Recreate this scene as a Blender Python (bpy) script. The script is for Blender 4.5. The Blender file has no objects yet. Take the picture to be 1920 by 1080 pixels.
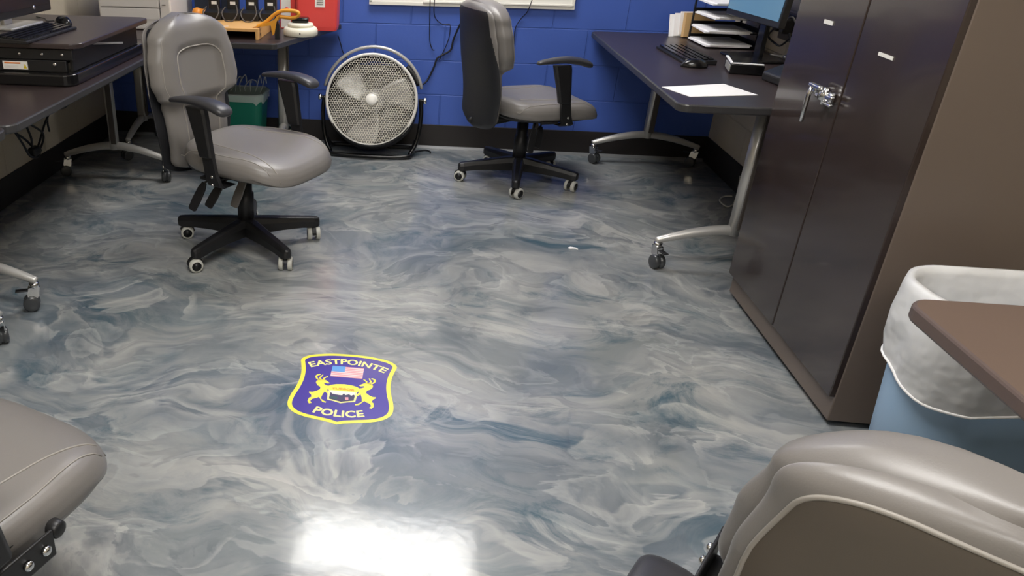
import bpy, bmesh, math, random
from mathutils import Vector, Matrix
random.seed(7)
PI = math.pi
C = bpy.context.scene.collection
SC = bpy.context.scene

# ------------------------------------------------------------------ materials
def lin(c):
    return tuple(((v/255)/12.92 if v/255 <= .04045 else ((v/255+.055)/1.055)**2.4) for v in c)

def mat(name, rgb, rough=.5, metal=0, bump=None, var=0, coat=0, spec=.5, emit=0, trans=0, alpha=1, ior=1.5, sss=0):
    m = bpy.data.materials.new(name); m.use_nodes = True
    nt = m.node_tree; b = nt.nodes['Principled BSDF']
    col = (*lin(rgb), 1)
    b.inputs['Base Color'].default_value = col
    b.inputs['Roughness'].default_value = rough
    b.inputs['Metallic'].default_value = metal
    b.inputs['Coat Weight'].default_value = coat
    b.inputs['Coat Roughness'].default_value = .08
    b.inputs['Specular IOR Level'].default_value = spec
    b.inputs['IOR'].default_value = ior
    b.inputs['Transmission Weight'].default_value = trans
    b.inputs['Alpha'].default_value = alpha
    b.inputs['Subsurface Weight'].default_value = sss
    if emit:
        b.inputs['Emission Color'].default_value = col
        b.inputs['Emission Strength'].default_value = emit
    tc = nt.nodes.new('ShaderNodeTexCoord')
    if var:
        n = nt.nodes.new('ShaderNodeTexNoise'); n.inputs['Scale'].default_value = 9; n.inputs['Detail'].default_value = 4
        nt.links.new(tc.outputs['Object'], n.inputs['Vector'])
        r = nt.nodes.new('ShaderNodeMapRange'); r.inputs[3].default_value = 1-var; r.inputs[4].default_value = 1+var
        nt.links.new(n.outputs['Fac'], r.inputs[0])
        h = nt.nodes.new('ShaderNodeHueSaturation'); h.inputs['Color'].default_value = col
        nt.links.new(r.outputs[0], h.inputs['Value']); nt.links.new(h.outputs[0], b.inputs['Base Color'])
    if bump:
        n = nt.nodes.new('ShaderNodeTexNoise'); n.inputs['Scale'].default_value = bump[0]; n.inputs['Detail'].default_value = 3
        nt.links.new(tc.outputs['Object'], n.inputs['Vector'])
        bp = nt.nodes.new('ShaderNodeBump'); bp.inputs['Strength'].default_value = bump[1]; bp.inputs['Distance'].default_value = bump[2]
        nt.links.new(n.outputs['Fac'], bp.inputs['Height']); nt.links.new(bp.outputs[0], b.inputs['Normal'])
    return m

def wall_mat(name, rgb, axis):
    m = bpy.data.materials.new(name); m.use_nodes = True
    nt = m.node_tree; b = nt.nodes['Principled BSDF']; L = nt.links
    g = nt.nodes.new('ShaderNodeNewGeometry'); s = nt.nodes.new('ShaderNodeSeparateXYZ'); L.new(g.outputs['Position'], s.inputs[0])
    c = nt.nodes.new('ShaderNodeCombineXYZ')
    def add(o, v):
        a = nt.nodes.new('ShaderNodeMath'); a.operation = 'ADD'; a.inputs[1].default_value = v; L.new(o, a.inputs[0]); return a.outputs[0]
    L.new(add(s.outputs[axis], 4.0-.073+.064), c.inputs[0]); L.new(add(s.outputs[2], .078), c.inputs[1])
    br = nt.nodes.new('ShaderNodeTexBrick'); L.new(c.outputs[0], br.inputs['Vector'])
    br.inputs['Scale'].default_value = 1; br.inputs['Brick Width'].default_value = .4064; br.inputs['Row Height'].default_value = .2032
    br.inputs['Mortar Size'].default_value = .0045; br.inputs['Mortar Smooth'].default_value = .5; br.offset = .5
    br.inputs['Color1'].default_value = (1, 1, 1, 1); br.inputs['Color2'].default_value = (1, 1, 1, 1); br.inputs['Mortar'].default_value = (0, 0, 0, 1)
    n = nt.nodes.new('ShaderNodeTexNoise'); n.inputs['Scale'].default_value = 60; n.inputs['Detail'].default_value = 5
    L.new(g.outputs['Position'], n.inputs['Vector'])
    mx = nt.nodes.new('ShaderNodeMath'); mx.operation = 'MULTIPLY_ADD'; mx.inputs[1].default_value = .12
    L.new(n.outputs['Fac'], mx.inputs[0]); L.new(br.outputs['Color'], mx.inputs[2])
    bp = nt.nodes.new('ShaderNodeBump'); bp.inputs['Strength'].default_value = .9; bp.inputs['Distance'].default_value = .006
    L.new(mx.outputs[0], bp.inputs['Height']); L.new(bp.outputs[0], b.inputs['Normal'])
    n2 = nt.nodes.new('ShaderNodeTexNoise'); n2.inputs['Scale'].default_value = 2.5; L.new(g.outputs['Position'], n2.inputs['Vector'])
    r = nt.nodes.new('ShaderNodeMapRange'); r.inputs[3].default_value = .88; r.inputs[4].default_value = 1.12; L.new(n2.outputs['Fac'], r.inputs[0])
    h = nt.nodes.new('ShaderNodeHueSaturation'); h.inputs['Color'].default_value = (*lin(rgb), 1)
    L.new(r.outputs[0], h.inputs['Value']); L.new(h.outputs[0], b.inputs['Base Color'])
    b.inputs['Roughness'].default_value = .38
    return m

def floor_mat():
    m = bpy.data.materials.new('marbled_epoxy'); m.use_nodes = True
    nt = m.node_tree; b = nt.nodes['Principled BSDF']; L = nt.links; N = nt.nodes.new
    g = N('ShaderNodeNewGeometry')
    w = N('ShaderNodeTexNoise'); w.inputs['Scale'].default_value = 1.1; w.inputs['Detail'].default_value = 3; L.new(g.outputs['Position'], w.inputs['Vector'])
    sub = N('ShaderNodeVectorMath'); sub.operation = 'SUBTRACT'; sub.inputs[1].default_value = (.5, .5, .5); L.new(w.outputs['Color'], sub.inputs[0])
    ma = N('ShaderNodeVectorMath'); ma.operation = 'MULTIPLY_ADD'; ma.inputs[1].default_value = (.8, .8, 0)
    L.new(sub.outputs[0], ma.inputs[0]); L.new(g.outputs['Position'], ma.inputs[2])
    mp = N('ShaderNodeMapping'); mp.inputs['Scale'].default_value = (1, 1.9, 1); mp.inputs['Rotation'].default_value = (0, 0, .14); L.new(ma.outputs[0], mp.inputs['Vector'])
    def noise(sc, det, rough, dist, off, typ='FBM'):
        o = N('ShaderNodeVectorMath'); o.operation = 'ADD'; o.inputs[1].default_value = off; L.new(mp.outputs[0], o.inputs[0])
        n = N('ShaderNodeTexNoise'); n.noise_type = typ
        n.inputs['Scale'].default_value = sc; n.inputs['Detail'].default_value = det; n.inputs['Roughness'].default_value = rough; n.inputs['Distortion'].default_value = dist
        L.new(o.outputs[0], n.inputs['Vector']); return n.outputs['Fac']
    def ramp(src, pts):
        r = N('ShaderNodeValToRGB'); e = r.color_ramp.elements
        while len(e) < len(pts): e.new(.5)
        for i, (p, c) in enumerate(pts): e[i].position = p; e[i].color = (*c, 1) if len(c) == 3 else c
        L.new(src, r.inputs[0]); return r.outputs[0]
    def mix(fac, a, bcol, mode='MIX'):
        x = N('ShaderNodeMix'); x.data_type = 'RGBA'; x.blend_type = mode
        if isinstance(fac, float): x.inputs[0].default_value = fac
        else: L.new(fac, x.inputs[0])
        for s, v in ((6, a), (7, bcol)):
            if isinstance(v, tuple): x.inputs[s].default_value = (*v, 1)
            else: L.new(v, x.inputs[s])
        return x.outputs[2]
    base = ramp(noise(1.35, 10, .62, .9, (3.1, 1.7, 0)), [(.30, lin((78, 92, 100))), (.41, lin((100, 110, 118))), (.50, lin((130, 135, 139))), (.58, lin((156, 157, 155))), (.70, lin((180, 179, 174)))])
    big = ramp(noise(.60, 3, .5, .6, (9.3, 4.2, 0)), [(.38, lin((104, 114, 122))), (.62, lin((174, 172, 165)))])
    c = mix(.36, base, big)
    teal = ramp(noise(2.3, 12, .72, 1.0, (12.7, 8.1, 0)), [(.50, (0, 0, 0)), (.63, (1, 1, 1))])
    tm = ramp(noise(.9, 3, .5, .5, (2.7, 18.1, 0)), [(.36, (0, 0, 0)), (.54, (1, 1, 1))])
    k0 = N('ShaderNodeMath'); k0.operation = 'MULTIPLY'; L.new(teal, k0.inputs[0]); L.new(tm, k0.inputs[1])
    k = N('ShaderNodeMath'); k.operation = 'MULTIPLY'; k.inputs[1].default_value = .85; L.new(k0.outputs[0], k.inputs[0])
    c = mix(k.outputs[0], c, lin((44, 80, 96)))
    # one-sided folds: bright crest falling off softly to one side
    def fold(sc, off, dist, lo, hi, strg, det=4):
        n = noise(sc, det, .52, dist, off)
        fr = N('ShaderNodeMath'); fr.operation = 'MULTIPLY'; fr.inputs[1].default_value = 4.0; L.new(n, fr.inputs[0])
        f2 = N('ShaderNodeMath'); f2.operation = 'FRACT'; L.new(fr.outputs[0], f2.inputs[0])
        r = N('ShaderNodeValToRGB'); e = r.color_ramp.elements; e[0].position = 0; e[0].color = (0, 0, 0, 1); e[1].position = lo; e[1].color = (0, 0, 0, 1)
        q = e.new(hi); q.color = (1, 1, 1, 1); q = e.new(min(.999, hi+.05)); q.color = (0, 0, 0, 1)
        L.new(f2.outputs[0], r.inputs[0])
        msk = noise(2.1, 3, .5, .4, (off[1], off[0]+5, 0))
        r2 = N('ShaderNodeMapRange'); r2.interpolation_type = 'SMOOTHSTEP'; r2.inputs[1].default_value = .42; r2.inputs[2].default_value = .64; r2.inputs[4].default_value = strg; L.new(msk, r2.inputs[0])
        z = N('ShaderNodeMath'); z.operation = 'MULTIPLY'; L.new(r.outputs[0], z.inputs[0]); L.new(r2.outputs[0], z.inputs[1]); return z.outputs[0]
    c = mix(fold(.95, (1.2, 7.7, 0), .7, .50, .93, .55), c, lin((190, 188, 182)))
    c = mix(fold(1.9, (5.2, 2.7, 0), .9, .55, .92, .45), c, lin((180, 182, 180)))
    c = mix(fold(1.5, (15.2, 3.7, 0), .8, .40, .90, .55), c, lin((78, 88, 98)))
    c = mix(fold(2.6, (11.2, 13.7, 0), .8, .45, .90, .42), c, lin((92, 98, 106)))
    c = mix(fold(1.6, (31.2, 5.7, 0), .9, .66, .94, .42, 6), c, lin((206, 204, 198)))
    c = mix(fold(2.4, (41.2, 9.7, 0), .9, .70, .94, .34, 6), c, lin((200, 200, 196)))
    c = mix(fold(2.0, (51.2, 2.7, 0), 1.0, .60, .93, .45, 6), c, lin((70, 80, 92)))
    L.new(c, b.inputs['Base Color'])
    b.inputs['Roughness'].default_value = .42
    b.inputs['Specular IOR Level'].default_value = .35
    b.inputs['Coat Weight'].default_value = 1; b.inputs['Coat Roughness'].default_value = .125; b.inputs['Coat IOR'].default_value = 1.42
    n = N('ShaderNodeTexNoise'); n.inputs['Scale'].default_value = 26; n.inputs['Detail'].default_value = 2; L.new(g.outputs['Position'], n.inputs['Vector'])
    bp = N('ShaderNodeBump'); bp.inputs['Strength'].default_value = .25; bp.inputs['Distance'].default_value = .0012
    L.new(n.outputs['Fac'], bp.inputs['Height']); L.new(bp.outputs[0], b.inputs['Coat Normal'])
    return m

M = {}
M['leather'] = mat('grey_leather', (124, 120, 117), .36, bump=(420, .25, .0006), var=.04, spec=.55)
M['leather_seam'] = mat('leather_seam', (150, 145, 138), .45)
M['shell'] = mat('charcoal_back_shell', (33, 34, 38), .5, bump=(600, .3, .0006))
M['shell_taupe'] = mat('taupe_back_panel', (92, 84, 75), .55, bump=(600, .3, .0006), var=.04)
M['plastic'] = mat('black_plastic', (26, 26, 28), .42, bump=(500, .2, .0004))
M['plastic_gloss'] = mat('black_gloss_plastic', (18, 18, 20), .2)
M['pad'] = mat('charcoal_arm_pad', (50, 50, 54), .38, bump=(350, .3, .0006))
M['paddle'] = mat('grey_paddle', (112, 108, 104), .4)
M['tread'] = mat('grey_wheel_ring', (198, 198, 190), .45)
M['chrome'] = mat('chrome', (215, 215, 215), .16, 1)
M['silver'] = mat('silver_painted_steel', (196, 194, 190), .3, .45)
M['silver_dark'] = mat('grey_cable_channel', (74, 68, 64), .45)
M['desk'] = mat('dark_espresso_laminate', (56, 47, 47), .33, var=.05, bump=(200, .08, .0004))
M['desk_near'] = mat('brown_laminate', (106, 89, 79), .42, var=.04, bump=(200, .08, .0004))
M['desk_edge'] = mat('charcoal_edge_band', (58, 57, 58), .35)
M['desk_edge_near'] = mat('brown_edge_band', (92, 78, 73), .4)
M['blue'] = wall_mat('blue_painted_block', (70, 100, 184), 0)
M['beige'] = wall_mat('beige_painted_block', (196, 186, 166), 1)
M['beige_x'] = wall_mat('beige_painted_block_front', (196, 186, 166), 0)
M['base'] = mat('black_rubber_baseboard', (38, 34, 34), .45)
M['cove'] = mat('grey_cove_trim', (120, 122, 124), .3)
M['cab'] = mat('black_brown_cabinet_steel', (50, 40, 37), .24, 0, coat=.35, spec=.5)
M['cab_side_lit'] = mat('lit_brown_cabinet_side', (108, 96, 87), .36, bump=(700, .2, .0003))  # side brown painted lighter than the doors, for the light falling on it
M['white_metal'] = mat('white_frame', (235, 232, 224), .35)
M['white'] = mat('white_board', (240, 238, 232), .3)
M['paper'] = mat('white_paper', (253, 252, 252), .7)
M['manila'] = mat('manila_card', (214, 176, 122), .7)
M['wood'] = mat('tan_maple_laminate', (226, 176, 110), .45, var=.05)
M['green'] = mat('green_plastic', (0, 104, 84), .4)
M['liner'] = mat('clear_liner', (225, 232, 228), .25, alpha=.35)
M['bag'] = mat('white_translucent_bag', (232, 232, 232), .42, alpha=.86, sss=.0, bump=(7, .9, .03))
M['canblue'] = mat('pale_blue_plastic', (148, 176, 204), .42)
M['red'] = mat('red_plastic', (226, 74, 70), .4)
M['orange'] = mat('orange_plastic', (222, 140, 40), .4)
M['yellow'] = mat('yellow_tool', (232, 160, 50), .4)
M['cream'] = mat('cream_plastic', (236, 232, 214), .4)
M['printer'] = mat('offwhite_plastic', (216, 212, 208), .4)
M['gap'] = mat('dark_gap', (60, 58, 58), .6)
M['screen_l'] = mat('dark_screen', (34, 34, 40), .25)
M['navy'] = mat('dark_navy', (22, 34, 52), .5)
M['label_w'] = mat('reflection_white', (236, 234, 228), .5)
M['label_y'] = mat('label_yellow', (214, 190, 30), .5)
M['label_o'] = mat('label_orange', (226, 120, 30), .5)
M['cord'] = mat('dark_cord', (24, 26, 34), .5)
M['cord_w'] = mat('pale_cord', (190, 188, 180), .5)
M['screen'] = mat('lit_screen', (78, 112, 136), .25, emit=.22)
M['lamp'] = mat('light_diffuser', (253, 250, 246), .5, emit=7.8)
M['ceil'] = mat('ceiling_tile', (220, 218, 210), .8)
M['frame_dark'] = mat('silver_grill', (236, 230, 216), .4, .1)
M['blade'] = mat('grey_fan_blade', (178, 176, 170), .4, .2)
M['em_y'] = mat('emblem_yellow', (255, 240, 60), .35, coat=.8)
M['em_b'] = mat('emblem_violet', (66, 40, 150), .35, coat=.8)
M['em_t'] = mat('emblem_letter', (255, 246, 150), .35, coat=.8)
M['em_pink'] = mat('emblem_pink', (255, 226, 222), .35, coat=.8)
M['em_red'] = mat('emblem_stripe', (242, 160, 166), .35, coat=.8)
M['em_sky'] = mat('emblem_sky_blue', (100, 165, 230), .35, coat=.8)
M['em_w'] = mat('emblem_cream', (255, 250, 225), .35, coat=.8)
M['em_o'] = mat('emblem_orange', (240, 160, 20), .35, coat=.8)
M['em_g'] = mat('emblem_green', (30, 70, 60), .35, coat=.8)
M['em_d'] = mat('emblem_dark', (52, 34, 70), .35, coat=.8)
M['caster_wheel'] = mat('smoke_grey_wheel', (64, 66, 68), .2)
M['floor'] = floor_mat()

# ------------------------------------------------------------------ mesh helpers
class MB:
    def __init__(self): self.bm = bmesh.new(); self.mi = 0
    def verts_faces(self, vs, fs, smooth=False):
        v = [self.bm.verts.new(p) for p in vs]
        for f in fs:
            try:
                F = self.bm.faces.new([v[i] for i in f]); F.material_index = self.mi; F.smooth = smooth
            except ValueError: pass
        return v
    def box(self, c, s, rot=None, bev=0):
        m = Matrix.Translation(c) @ (rot.to_4x4() if rot else Matrix()) @ Matrix.Diagonal((*s, 1))
        r = bmesh.ops.create_cube(self.bm, size=1, matrix=m)
        es = set(); 
        for v in r['verts']:
            for e in v.link_edges: es.add(e)
            for f in v.link_faces: f.material_index = self.mi
        if bev:
            q = bmesh.ops.bevel(self.bm, geom=list(es), offset=bev, segments=3, affect='EDGES', profile=.5)
            for f in q['faces']: f.material_index = self.mi; f.smooth = True
        return self
    def tube(self, pts, r, seg=12, flat=1, up=(0, 0, 1), cap=True, closed=False):
        pts = [Vector(p) for p in pts]; n = len(pts)
        rs = r if isinstance(r, (list, tuple)) else [r]*n
        rings = []; prev = None
        for i, p in enumerate(pts):
            a = pts[(i-1) % n] if (i > 0 or closed) else p; b = pts[(i+1) % n] if (i < n-1 or closed) else p
            t = (b-a).normalized()
            if prev is None:
                u = Vector(up); s = t.cross(u)
                if s.length < 1e-3: s = t.cross(Vector((1, 0, 0)))
                if s.length < 1e-3: s = t.cross(Vector((0, 1, 0)))
                s.normalize()
            else:
                s = (prev - t*prev.dot(t)).normalized()
            prev = s; w = s.cross(t)
            rings.append([p + s*(rs[i]*math.cos(2*PI*k/seg)) + w*(rs[i]*flat*math.sin(2*PI*k/seg)) for k in range(seg)])
        vs = [v for R in rings for v in R]; fs = []
        m = n if closed else n-1
        for i in range(m):
            for k in range(seg):
                j = (i+1) % n
                fs.append((i*seg+k, i*seg+(k+1) % seg, j*seg+(k+1) % seg, j*seg+k))
        if cap and not closed:
            fs.append(tuple(range(seg))[::-1]); fs.append(tuple((n-1)*seg+k for k in range(seg)))
        self.verts_faces(vs, fs, True); return self
    def lathe(self, prof, mtx=None, seg=32, cap=True):
        mtx = mtx or Matrix(); vs = []; fs = []
        for (r, z) in prof:
            for k in range(seg): vs.append(mtx @ Vector((r*math.cos(2*PI*k/seg), r*math.sin(2*PI*k/seg), z)))
        for i in range(len(prof)-1):
            for k in range(seg): fs.append((i*seg+k, i*seg+(k+1) % seg, (i+1)*seg+(k+1) % seg, (i+1)*seg+k))
        if cap:
            fs.append(tuple(range(seg))[::-1]); fs.append(tuple((len(prof)-1)*seg+k for k in range(seg)))
        self.verts_faces(vs, fs, True); return self
    def prism(self, poly, z0, z1, mtx=None, smooth=False):
        mtx = mtx or Matrix(); n = len(poly)
        vs = [mtx @ Vector((x, y, z0)) for x, y in poly]+[mtx @ Vector((x, y, z1)) for x, y in poly]
        fs = [tuple(range(n))[::-1], tuple(range(n, 2*n))]+[(i, (i+1) % n, n+(i+1) % n, n+i) for i in range(n)]
        self.verts_faces(vs, fs, smooth); return self
    def grid(self, rows, closed_u=True, smooth=True, cap=False):
        a = len(rows); b = len(rows[0]); vs = [v for r in rows for v in r]; fs = []
        for i in range(a-1):
            for k in range(b if closed_u else b-1): fs.append((i*b+k, i*b+(k+1) % b, (i+1)*b+(k+1) % b, (i+1)*b+k))
        if cap: fs.append(tuple(range(b))[::-1]); fs.append(tuple((a-1)*b+k for k in range(b)))
        self.verts_faces(vs, fs, smooth); return self
    def build(self, name, m, parent=None, recalc=True, bev=0, sub=0):
        if recalc: bmesh.ops.recalc_face_normals(self.bm, faces=self.bm.faces)
        me = bpy.data.meshes.new(name); self.bm.to_mesh(me); self.bm.free()
        for x in (m if isinstance(m, (list, tuple)) else [m]): me.materials.append(x)
        o = bpy.data.objects.new(name, me); C.objects.link(o)
        if parent: o.parent = parent
        if bev:
            q = o.modifiers.new('bevel', 'BEVEL'); q.width = bev; q.segments = 3; q.limit_method = 'ANGLE'; q.angle_limit = .6
        if sub:
            q = o.modifiers.new('subdivision', 'SUBSURF'); q.levels = q.render_levels = sub
        return o

def thing(name, label, cat, loc=(0, 0, 0), rz=0, group=None):
    o = bpy.data.objects.new(name, None); C.objects.link(o); o.empty_display_size = .05
    o.location = loc; o.rotation_euler = (0, 0, rz); o['label'] = label; o['category'] = cat
    if group: o['group'] = group
    return o
def tag(o, label, cat, group=None):
    o['label'] = label; o['category'] = cat
    if group: o['group'] = group
    return o
def struct(name, mb, m):
    o = mb.build(name, m); o['kind'] = 'structure'; return o
def smoothpath(pts, n=8, closed=False):
    pts = [Vector(p) for p in pts]; out = []; m = len(pts)
    for i in range(m if closed else m-1):
        g = (lambda k: pts[k % m]) if closed else (lambda k: pts[max(0, min(m-1, k))])
        p0, p1, p2, p3 = g(i-1), g(i), g(i+1), g(i+2)
        for k in range(n):
            t = k/n
            out.append(.5*((2*p1)+(-p0+p2)*t+(2*p0-5*p1+4*p2-p3)*t*t+(-p0+3*p1-3*p2+p3)*t**3))
    if not closed: out.append(pts[-1])
    return out
def rrect(x0, x1, y0, y1, r, n=6):
    rr = r if isinstance(r, (list, tuple)) else [r]*4
    out = []
    for (cx, cy, a0, q) in ((x1, y1, 0, rr[0]), (x0, y1, 90, rr[1]), (x0, y0, 180, rr[2]), (x1, y0, 270, rr[3])):
        sx = -1 if cx == x1 else 1; sy = -1 if cy == y1 else 1
        if q <= 0: out.append((cx, cy)); continue
        for k in range(n+1):
            a = math.radians(a0+90*k/n); out.append((cx+sx*q+q*math.cos(a), cy+sy*q+q*math.sin(a)))
    return out
def sst(a, b, x):
    t = max(0, min(1, (x-a)/(b-a))); return t*t*(3-2*t)
def interp(tab, x):
    if x <= tab[0][0]: return tab[0][1]
    for (a, va), (b, vb) in zip(tab, tab[1:]):
        if x <= b:
            t = (x-a)/(b-a); t = t*t*(3-2*t); return va+(vb-va)*t
    return tab[-1][1]

# ------------------------------------------------------------------ setting
XL, XR, YB, YF, ZC = -2.035, 1.665, 4.65, -1.7, 2.7
struct('floor', MB().box(((XL+XR)/2, (YB+YF)/2, -.05), (XR-XL+.3, YB-YF+.3, .1)), M['floor'])
struct('ceiling', MB().box(((XL+XR)/2, (YB+YF)/2, ZC+.05), (XR-XL+.3, YB-YF+.3, .1)), M['ceil'])
struct('wall_back', MB().box(((XL+XR)/2, YB+.06, ZC/2), (XR-XL+.24, .12, ZC)), M['blue'])
struct('wall_left', MB().box((XL-.06, (YB+YF)/2, ZC/2), (.12, YB-YF, ZC)), M['beige'])
struct('wall_right', MB().box((XR+.06, (YB+YF)/2, ZC/2), (.12, YB-YF, ZC)), M['beige'])
struct('wall_front', MB().box(((XL+XR)/2, YF-.06, ZC/2), (XR-XL+.24, .12, ZC)), M['beige_x'])
def baseboard(name, c, s):
    struct(name, MB().box(c, s, bev=.002), M['base'])
baseboard('baseboard_back', ((XL+XR)/2, YB-.004, .074), (XR-XL, .008, .144))
baseboard('baseboard_left', (XL+.004, (YB+YF)/2, .074), (.008, YB-YF, .144))
baseboard('baseboard_right', (XR-.004, (YB+YF)/2, .074), (.008, YB-YF, .144))
mb = MB(); mb.prism([(0, 0), (0, .014), (-.006, .012), (-.02, .001), (-.02, 0)], XL, XR, Matrix(((0, 0, 1, 0), (1, 0, 0, YB-.008), (0, 1, 0, 0), (0, 0, 0, 1))))
struct('trim_1', mb, M['cove'])

# ceiling lights
for i, (x, y, lab) in enumerate(((-.1, 3.90, 'recessed ceiling light mirrored in the shiny floor, nearest the blue wall'), (-.1, 1.3, 'recessed ceiling light above the middle of the room'), (-.1, -.9, 'recessed ceiling light at the doorway end of the room'))):
    t = thing('ceiling_light', lab, 'ceiling light', (x, y, ZC))
    MB().box((0, 0, -.012), (1.26, .62, .02)).build('light_frame', M['white_metal'], t)
    MB().box((0, 0, -.026), (1.2, .56, .006)).build('diffuser', M['lamp'], t)

# ------------------------------------------------------------------ chairs
def caster_parts(t, x, y, yaw, wr=.029, ring=True):
    Rz = Matrix.Rotation(yaw, 4, 'Z')
    h = MB()
    def T(m): return Matrix.Translation((x, y, 0)) @ Rz @ m
    # hood over the wheels and stem
    prof = []
    pts = []
    for k in range(9):
        a = math.radians(20+k*20); pts.append((.033*math.cos(a), .031+.033*math.sin(a)))
    pts += [(-.030, .030), (-.012, .036), (.012, .036)]
    h.prism(pts, -.009, .009, T(Matrix(((1, 0, 0, -.012), (0, 0, 1, 0), (0, 1, 0, 0), (0, 0, 0, 1)))))
    h.lathe([(.009, .05), (.010, .085)], T(Matrix()), 12)
    h.lathe([(.019, .060), (.021, .066), (.021, .082), (.017, .086)], T(Matrix()), 16)
    c = h.build('caster', M['plastic'], t)
    for s in (-1, 1):
        w = MB(); mm = T(Matrix(((1, 0, 0, -.012), (0, 0, s, s*.010), (0, 1, 0, wr), (0, 0, 0, 1))))
        w.mi = 0; w.lathe([(wr, .0), (wr, .014), (wr-.003, .018), (wr-.009, .019)], mm, 28, cap=False)
        w.mi = 1; w.lathe([(wr-.009, .019), (wr-.010, .0175), (.004, .0185), (.0005, .0185)], mm, 28)
        w.build('wheel', [M['tread'], M['plastic']], c)
    return c

SN = 3.4
def seat_out(a):
    ca, sa = math.cos(a), math.sin(a)
    r = (abs(ca)**SN+abs(sa)**SN)**(-1/SN); return r*ca, r*sa
SPROF = [(0, 0), (.4, 0), (.7, -.001), (.82, -.004), (.90, -.010), (.955, -.021), (.985, -.036), (1, -.055), (.993, -.074), (.965, -.088), (.9, -.096), (.6, -.098), (.0, -.098)]
def seat_pt(X, Y, dz):
    x = .075+.275*X; y = (.252-.018*max(0, -X)**2)*Y
    z = .492+dz-.045*sst(.25, 1, X)*max(0, X)**1.2-.008*(1-min(1, abs(Y)))*(1-sst(.4, 1, abs(X)))+.010*sst(.4, 1, -X)
    if dz < -.07: z += .018*sst(.3, 1, X)
    return Vector((x, y, z))
def seat_top(xl, yl, lift=0):
    X = (xl-.075)/.275; Y = yl/.252
    rho = (abs(X)**SN+abs(Y)**SN)**(1/SN)
    tab = [p for p in SPROF[:8]]
    dz = tab[-1][1]
    for (a, va), (b, vb) in zip(tab, tab[1:]):
        if rho <= b: dz = va+(vb-va)*(rho-a)/(b-a); break
    p = seat_pt(X, Y, dz); p.z += lift; return p

def width(z):
    return interp([(.36, .160), (.40, .172), (.58, .182), (.635, .190), (.665, .226), (.72, .246), (.80, .240), (.88, .218), (.94, .192), (1.0, .185)], z)
ZB, ZT = .36, .972
def edge_w(z):
    w = width(z)
    if z > ZT-.09: w *= max(0, 1-((z-(ZT-.09))/.09)**2.5)**.5
    if z < ZB+.04: w *= max(0, 1-((ZB+.04-z)/.04)**2.4)**.5*.25+.75
    return w
def xbase(z): return -.262-.075*((z-.36)/.62)**1.7+.012*math.exp(-((z-.52)/.12)**2)
def back_front(u, z):
    up = sst(.615, .67, z)
    T = .050+.040*up
    if z > ZT-.06: T *= max(0, 1-((z-(ZT-.06))/.06)**2.2)**.5*.8+.2
    T *= max(0.0, 1-abs(u)**5)**.5
    wing = (.030*up+.010)*abs(u)**2.2
    rec = -.015*(1-sst(.46, .62, abs(u)))*(1-sst(.83, .88, z+.04*abs(u)**2))
    return xbase(z)+T+wing+rec
def back_mesh():
    m = MB(); rows = []
    zs = [ZB+(ZT-ZB)*(k/64) for k in range(65)]
    zs[-1] = ZT-.0003; zs.insert(-1, ZT-.003)
    n = 44
    for z in zs:
        w = edge_w(z); row = []
        for k in range(n+1):
            u = -1+2*k/n; u = math.sin(u*PI/2); row.append(Vector((back_front(u, z), u*w, z)))
        up = sst(.615, .67, z)
        for k in range(1, n):
            u = 1-2*k/n; u = math.sin(u*PI/2)
            row.append(Vector((xbase(z)+(.030*up+.010)*abs(u)**2.2-.030*max(0, 1-abs(u)**4)**.5*(1-.6*sst(ZT-.06, ZT, z)), u*w, z)))
        rows.append(row)
    m.grid(rows, cap=True); return m
SZ0, SZ1 = .325, .958
def shell_w(z):
    w = interp([(.325, .175), (.40, .214), (.55, .233), (.65, .234), (.76, .228), (.88, .208), (.95, .19)], z)
    if z > SZ1-.065: w *= max(.001, 1-((z-(SZ1-.065))/.0651)**2.8)**.5
    if z < SZ0+.07: w *= max(.001, 1-((SZ0+.07-z)/.0701)**2.6)**.5
    return w
def shell_x(u, z, off):
    e = max(0, 1-abs(u)**6)**.5; ez = max(0, 1-(abs(z-(SZ0+SZ1)/2)/((SZ1-SZ0)/2))**10)**.5
    return xbase(max(z, .36))+.022*abs(u)**2.2-.020+(off+.012)*e*ez
def shell_mesh(full=False):
    m = MB(); rows = []; n = 72; R_ = 150
    us = [math.sin((-1+2*k/n)*PI/2) for k in range(n+1)]
    for i in range(R_+1):
        z = SZ0+(SZ1-SZ0)*i/R_; w = shell_w(z)
        rows.append([Vector((shell_x(u, z, -.006), u*w, z)) for u in us]+[Vector((shell_x(u, z, -.038), u*w, z)) for u in us[::-1]])
    m.grid(rows, cap=True)
    for f in m.bm.faces:
        c = f.calc_center_median(); u = abs(c.y)/max(.001, shell_w(c.z))
        if (full and (u/.92)**6.67+(abs(c.z-.645)/.285)**6.67 > 1) or (not full and c.z > .66 and (u > .9+.1*(1-sst(.66, .86, c.z)) or c.z > .925)): f.material_index = 1
    return m
def pad_mesh(side):
    m = MB(); rows = []; N = 30
    for i in range(N+1):
        t = i/N; x = -.135+.29*t
        w = .042*(1-.62*(1-t)**1.6)
        e = 1
        if t > .86: e = max(.02, 1-((t-.86)/.14)**2.3)**.5
        if t < .06: e = max(.05, 1-((.06-t)/.06)**2)**.5
        h = (.019*(1-.5*(1-t)**1.5))*e
        zc = .012-.03*(2*t-1)**2*(1 if t > .5 else .45)
        row = []
        for k in range(20):
            a = 2*PI*k/20; c, s = math.cos(a), math.sin(a)
            row.append(Vector((x, w*e**.7*math.copysign(abs(c)**.75, c), zc+h*math.copysign(abs(s)**.85, s))))
        rows.append(row)
    m.grid(rows, cap=True); return m

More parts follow.
